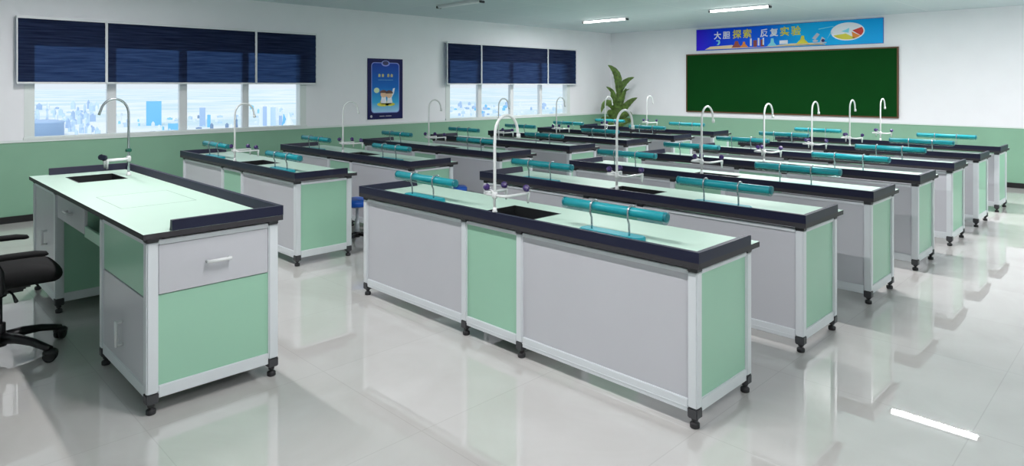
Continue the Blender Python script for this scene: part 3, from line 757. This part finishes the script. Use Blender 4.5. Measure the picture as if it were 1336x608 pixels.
flat('printed_caption', [rect(-.12, .045, -.02, .055), rect(0, .045, .12, .055), ell(-.285, .05, .02, .022)], P_grey, po, pf, 'x')

# ------------------------------------------------------------------ plant in the far corner
pl = thing('potted_palm', 'tall potted plant with broad arching green leaves in the far corner', 'plant', (-7.40, 9.52, 0))
obj('pot', lambda bm: lathe(bm, [(.13, 0), (.15, .02), (.19, .34), (.205, .36), (.205, .4), (.185, .4), (.18, .37)], seg=28), M_pot, pl)
obj('soil', lambda bm: lathe(bm, [(.17, .355), (.176, .37), (.06, .378)], seg=24), M_soil, pl)
RX, RY = math.cos(PI/4), math.sin(PI/4)            # the diagonal that runs parallel to the corner's opening
def blade(bm, ctrl, width, roll=0.0, seg=16):
    """broad leaf along a curve; ctrl = four (across, out, height) points, the leaf face turned by roll"""
    P = [Vector((RX*a+RY*b, RY*a-RX*b, c)) for a, b, c in ctrl]
    def bez(t): return P[0]*(1-t)**3+P[1]*3*t*(1-t)**2+P[2]*3*t*t*(1-t)+P[3]*t**3
    outv = Vector((RY, -RX, 0)); L, Mi, R_ = [], [], []
    for i in range(seg+1):
        t = i/seg; p = bez(t); tg = (bez(min(1, t+.01))-bez(max(0, t-.01))).normalized()
        side = tg.cross(outv).normalized(); nrm = side.cross(tg)
        sd = side*math.cos(roll)+nrm*math.sin(roll); nr = sd.cross(tg)
        w = width*(math.sin(PI*(.04+.96*t)**.8)**.7)*(1 if i < seg else .02)+.002
        rip = .10*w*math.sin(i*2.3)
        L.append(bm.verts.new(p+sd*(w/2+rip*.3)-nr*w*.18)); Mi.append(bm.verts.new(p)); R_.append(bm.verts.new(p-sd*(w/2-rip*.3)-nr*w*.18))
    for i in range(seg):
        for a, b in ((L, Mi), (Mi, R_)):
            f = bm.faces.new((a[i], b[i], b[i+1], a[i+1])); f.smooth = True
B_ = [  # control points (across, out toward the room, height), width, roll
    ([(.03, .0, 1.45), (.08, .03, 1.75), (.02, .04, 1.95), (-.20, .06, 2.07)], .17, .2),
    ([(.05, .0, 1.30), (.08, .05, 1.55), (.18, .07, 1.72), (.40, .08, 1.79)], .17, -.4),
    ([(-.02, .0, 1.35), (-.08, .05, 1.47), (-.14, .06, 1.52), (-.24, .08, 1.58)], .08, .3),
    ([(.0, .02, .95), (-.15, .10, 1.30), (-.30, .12, 1.28), (-.36, .14, .98)], .15, .3),
    ([(.05, .02, .85), (.18, .10, 1.12), (.28, .12, 1.25), (.46, .13, 1.33)], .16, -.3),
    ([(.0, .05, .95), (-.05, .12, 1.2), (-.10, .15, 1.4), (-.13, .2, 1.5)], .17, .5),
    ([(.04, .05, .90), (.08, .12, 1.2), (.15, .15, 1.40), (.20, .18, 1.55)], .17, -.5),
    ([(.0, .05, .80), (.0, .15, 1.1), (.02, .25, 1.25), (.05, .36, 1.2)], .18, .1),
    ([(-.02, .03, .75), (-.12, .15, .98), (-.20, .25, 1.06), (-.24, .35, .95)], .17, .4),
    ([(.04, .04, .72), (.14, .15, .92), (.22, .24, 1.02), (.30, .34, .96)], .17, -.4),
    ([(.0, .0, 1.05), (.02, .08, 1.35), (.05, .1, 1.5), (.03, .12, 1.68)], .13, 1.0),
    ([(.02, -.02, 1.15), (.10, .0, 1.4), (.18, .02, 1.5), (.30, .02, 1.52)], .07, -.2),
    ([(-.03, .02, .60), (-.15, .1, .8), (-.25, .14, .9), (-.38, .16, .85)], .15, .4),
    ([(.04, .02, .60), (.15, .1, .78), (.26, .14, .86), (.36, .16, .78)], .15, -.4)]
for ctrl, wd, rl in B_:
    a, b, c = ctrl[0]; q = Vector((RX*a+RY*b, RY*a-RX*b, c))
    lf = obj('leaf', lambda bm: blade(bm, ctrl, wd, rl), M_leaf, pl)
    obj('stem', lambda bm: tube(bm, [(q.x*.5, q.y*.5, .365), (q.x*.8, q.y*.8, .365+(c-.365)*.6), q], [.013, .011, .006], 8), M_stem, pl)

# ------------------------------------------------------------------ the city outside
GZ = -60
PLACED = []
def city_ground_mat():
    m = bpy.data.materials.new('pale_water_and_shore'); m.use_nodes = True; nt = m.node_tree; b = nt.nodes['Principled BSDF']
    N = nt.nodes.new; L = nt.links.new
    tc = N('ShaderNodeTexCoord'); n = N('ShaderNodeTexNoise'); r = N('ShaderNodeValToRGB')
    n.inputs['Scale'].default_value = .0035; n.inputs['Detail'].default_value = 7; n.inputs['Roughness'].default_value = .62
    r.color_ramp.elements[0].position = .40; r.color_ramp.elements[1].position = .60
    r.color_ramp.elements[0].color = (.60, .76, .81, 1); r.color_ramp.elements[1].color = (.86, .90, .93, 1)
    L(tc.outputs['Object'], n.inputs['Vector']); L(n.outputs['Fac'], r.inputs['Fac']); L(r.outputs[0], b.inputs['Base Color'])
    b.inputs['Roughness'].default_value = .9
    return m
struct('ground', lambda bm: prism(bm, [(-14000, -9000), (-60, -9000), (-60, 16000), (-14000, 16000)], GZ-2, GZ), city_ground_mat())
C_ = [mat('city_haze_white', (.80, .86, .92), .8), mat('city_haze_blue', (.58, .73, .90), .8), mat('city_grey_blue', (.42, .56, .78), .8),  # distance haze is mixed into the pale building colours
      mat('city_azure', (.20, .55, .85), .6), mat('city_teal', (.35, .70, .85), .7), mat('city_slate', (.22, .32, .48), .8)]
CAMX, CAMY, CAMZ, F_PX, YAW, Y0 = 1.5559, -2.7587, 1.5946, 861.37, .7867, 112.15
SN, CN = math.sin(YAW), math.cos(YAW)
def at_ground(u, v):                                 # a point of the map seen toward column u, at the distance where the ground meets row v
    dep = F_PX*(CAMZ-GZ)/(v-Y0); r = (u-668)/F_PX*dep
    return CAMX-SN*dep+CN*r, CAMY+CN*dep+SN*r, dep
def building(u0, u1, vt, vb, m, name='office_tower', label=None, cat='building', group=None, kind='slab'):
    x, y, dep = at_ground((u0+u1)/2, vb); w = (u1-u0)*dep/F_PX; h = (vb-vt)*dep/F_PX
    face = math.atan2(y-CAMY, x-CAMX)+PI/2
    r = thing(name, label, cat, (x, y, GZ), face, group); PLACED.append((x, y, w*.7))
    if kind == 'slab':
        obj('tower', lambda bm: box(bm, -w/2, -w*.35, 0, w/2, w*.35, h), m, r)
        def bands(bm):
            n = max(3, int(h/6))
            for i in range(n):
                z = h*(i+.35)/n
                box(bm, -w*.46, -w*.35-.4, z, w*.46, -w*.35+.1, z+h*.35/n)
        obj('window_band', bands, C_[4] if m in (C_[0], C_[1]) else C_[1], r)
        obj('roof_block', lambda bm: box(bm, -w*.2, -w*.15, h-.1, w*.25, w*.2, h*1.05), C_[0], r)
    elif kind == 'tent':
        obj('shell', lambda bm: (lathe(bm, [(w*.5, 0), (w*.28, h*.35), (w*.1, h*.8), (w*.02, h)], seg=6, smooth=False)), m, r)
        obj('sail', lambda bm: lathe(bm, [(w*.3, 0), (w*.16, h*.4), (w*.03, h*.9)], (w*.28, -w*.12, 0), (.12, 0, 1), 4, smooth=False), C_[3], r)
    elif kind == 'drum':
        obj('drum_wall', lambda bm: lathe(bm, [(w/2*.96, 0), (w/2*.96, h*.8), (w/2, h*.82), (w/2, h*.9), (w*.3, h), (w*.05, h*1.04)], seg=28), m, r)
        for k in range(18):
            a = -PI/2+(k-8.5)*.17
            obj('pier', lambda bm: box(bm, -w*.008, -w*.49, 0, w*.008, -w*.47, h*.8), C_[2], r).rotation_euler = (0, 0, a+PI/2)
    elif kind == 'spire':
        obj('shaft', lambda bm: lathe(bm, [(w/2, 0), (w*.3, h*.3), (w*.3, h*.55), (w*.42, h*.58), (w*.15, h*.66), (w*.04, h)], seg=10), m, r)
    return r
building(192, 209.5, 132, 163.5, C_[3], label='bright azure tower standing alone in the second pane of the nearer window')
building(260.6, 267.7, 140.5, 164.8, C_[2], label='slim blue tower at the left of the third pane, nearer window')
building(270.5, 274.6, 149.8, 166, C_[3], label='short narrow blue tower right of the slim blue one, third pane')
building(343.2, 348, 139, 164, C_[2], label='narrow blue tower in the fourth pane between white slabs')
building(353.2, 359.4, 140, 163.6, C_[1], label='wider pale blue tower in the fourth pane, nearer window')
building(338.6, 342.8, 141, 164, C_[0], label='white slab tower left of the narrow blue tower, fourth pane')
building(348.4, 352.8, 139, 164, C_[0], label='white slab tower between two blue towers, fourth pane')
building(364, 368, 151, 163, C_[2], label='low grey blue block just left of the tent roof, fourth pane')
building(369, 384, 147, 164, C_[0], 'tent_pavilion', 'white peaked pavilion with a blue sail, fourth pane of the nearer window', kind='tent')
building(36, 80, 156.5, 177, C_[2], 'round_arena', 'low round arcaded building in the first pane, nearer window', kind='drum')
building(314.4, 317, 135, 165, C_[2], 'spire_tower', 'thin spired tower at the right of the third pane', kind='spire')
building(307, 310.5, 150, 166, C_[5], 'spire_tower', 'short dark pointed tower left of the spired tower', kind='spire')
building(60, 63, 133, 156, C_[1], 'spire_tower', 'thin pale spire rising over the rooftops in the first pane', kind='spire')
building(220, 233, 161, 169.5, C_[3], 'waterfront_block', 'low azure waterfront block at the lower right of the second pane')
def lowrise(u0, u1, vb0, vb1, n, hmax, cols):
    for _ in range(n):
        u = random.uniform(u0, u1); vb = random.uniform(vb0, vb1); w = random.uniform(2, 6); h = random.uniform(1.5, hmax)
        x, y, dep = at_ground(u, vb); W = w*dep/F_PX; H = h*dep/F_PX
        rad = W*.62
        if any((x-a)**2+(y-b)**2 < (rad+c)**2 for a, b, c in PLACED): continue
        PLACED.append((x, y, rad))
        def fn(bm):
            box(bm, -W/2, -W/3, 0, W/2, W/3, H)
            if random.random() < .5:
                a = [bm.verts.new(p) for p in ((-W/2, -W/3, H), (W/2, -W/3, H), (W/2, W/3, H), (-W/2, W/3, H), (0, 0, H*1.5))]
                for i in range(4): bm.faces.new((a[i], a[(i+1) % 4], a[4]))
            else: box(bm, -W*.2, -W*.1, H-.1, W*.15, W*.2, H*1.2)
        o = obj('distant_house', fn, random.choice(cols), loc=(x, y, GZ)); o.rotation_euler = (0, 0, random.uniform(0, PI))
        tag(o, 'small pale building, haze mixed into its colour, in the city outside the windows', 'building', 'haze-tinted low buildings of the distant city')
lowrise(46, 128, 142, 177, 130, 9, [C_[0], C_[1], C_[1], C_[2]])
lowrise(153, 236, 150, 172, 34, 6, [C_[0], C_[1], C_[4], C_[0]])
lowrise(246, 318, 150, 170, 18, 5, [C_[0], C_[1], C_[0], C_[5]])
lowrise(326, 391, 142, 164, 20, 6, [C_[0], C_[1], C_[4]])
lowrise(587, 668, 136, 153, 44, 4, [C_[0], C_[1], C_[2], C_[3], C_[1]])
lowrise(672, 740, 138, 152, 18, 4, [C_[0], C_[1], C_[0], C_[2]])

# ------------------------------------------------------------------ light, world, camera
sun = bpy.data.lights.new('sun', 'SUN'); sun.energy = 1.1; sun.angle = .03; sun.color = (1, .98, .95)
so = bpy.data.objects.new('sun', sun); COL.objects.link(so); so.rotation_euler = Vector((.75, -.35, .8)).to_track_quat('Z', 'Y').to_euler()
w = bpy.data.worlds.new('sky'); sc.world = w; w.use_nodes = True
bg = w.node_tree.nodes['Background']; bg.inputs['Color'].default_value = (.86, .94, 1, 1); bg.inputs['Strength'].default_value = .97

cd = bpy.data.cameras.new('camera'); co = bpy.data.objects.new('camera', cd); COL.objects.link(co)
cd.sensor_fit = 'HORIZONTAL'; cd.sensor_width = 36; cd.lens = F_PX/1336*36
cd.shift_y = -(304-Y0)/1336
cd.clip_start = .05; cd.clip_end = 30000
co.location = (CAMX, CAMY, CAMZ); co.rotation_euler = (PI/2, 0, YAW)
sc.camera = co
sc.view_settings.view_transform = 'Standard'; sc.view_settings.look = 'None'
sc.view_settings.exposure = 0; sc.view_settings.gamma = 1; sc.view_settings.use_curve_mapping = False
sc.cycles.use_denoising = True
sc.cycles.max_bounces = 10; sc.cycles.diffuse_bounces = 6; sc.cycles.transparent_max_bounces = 24
sc.cycles.sample_clamp_indirect = 6
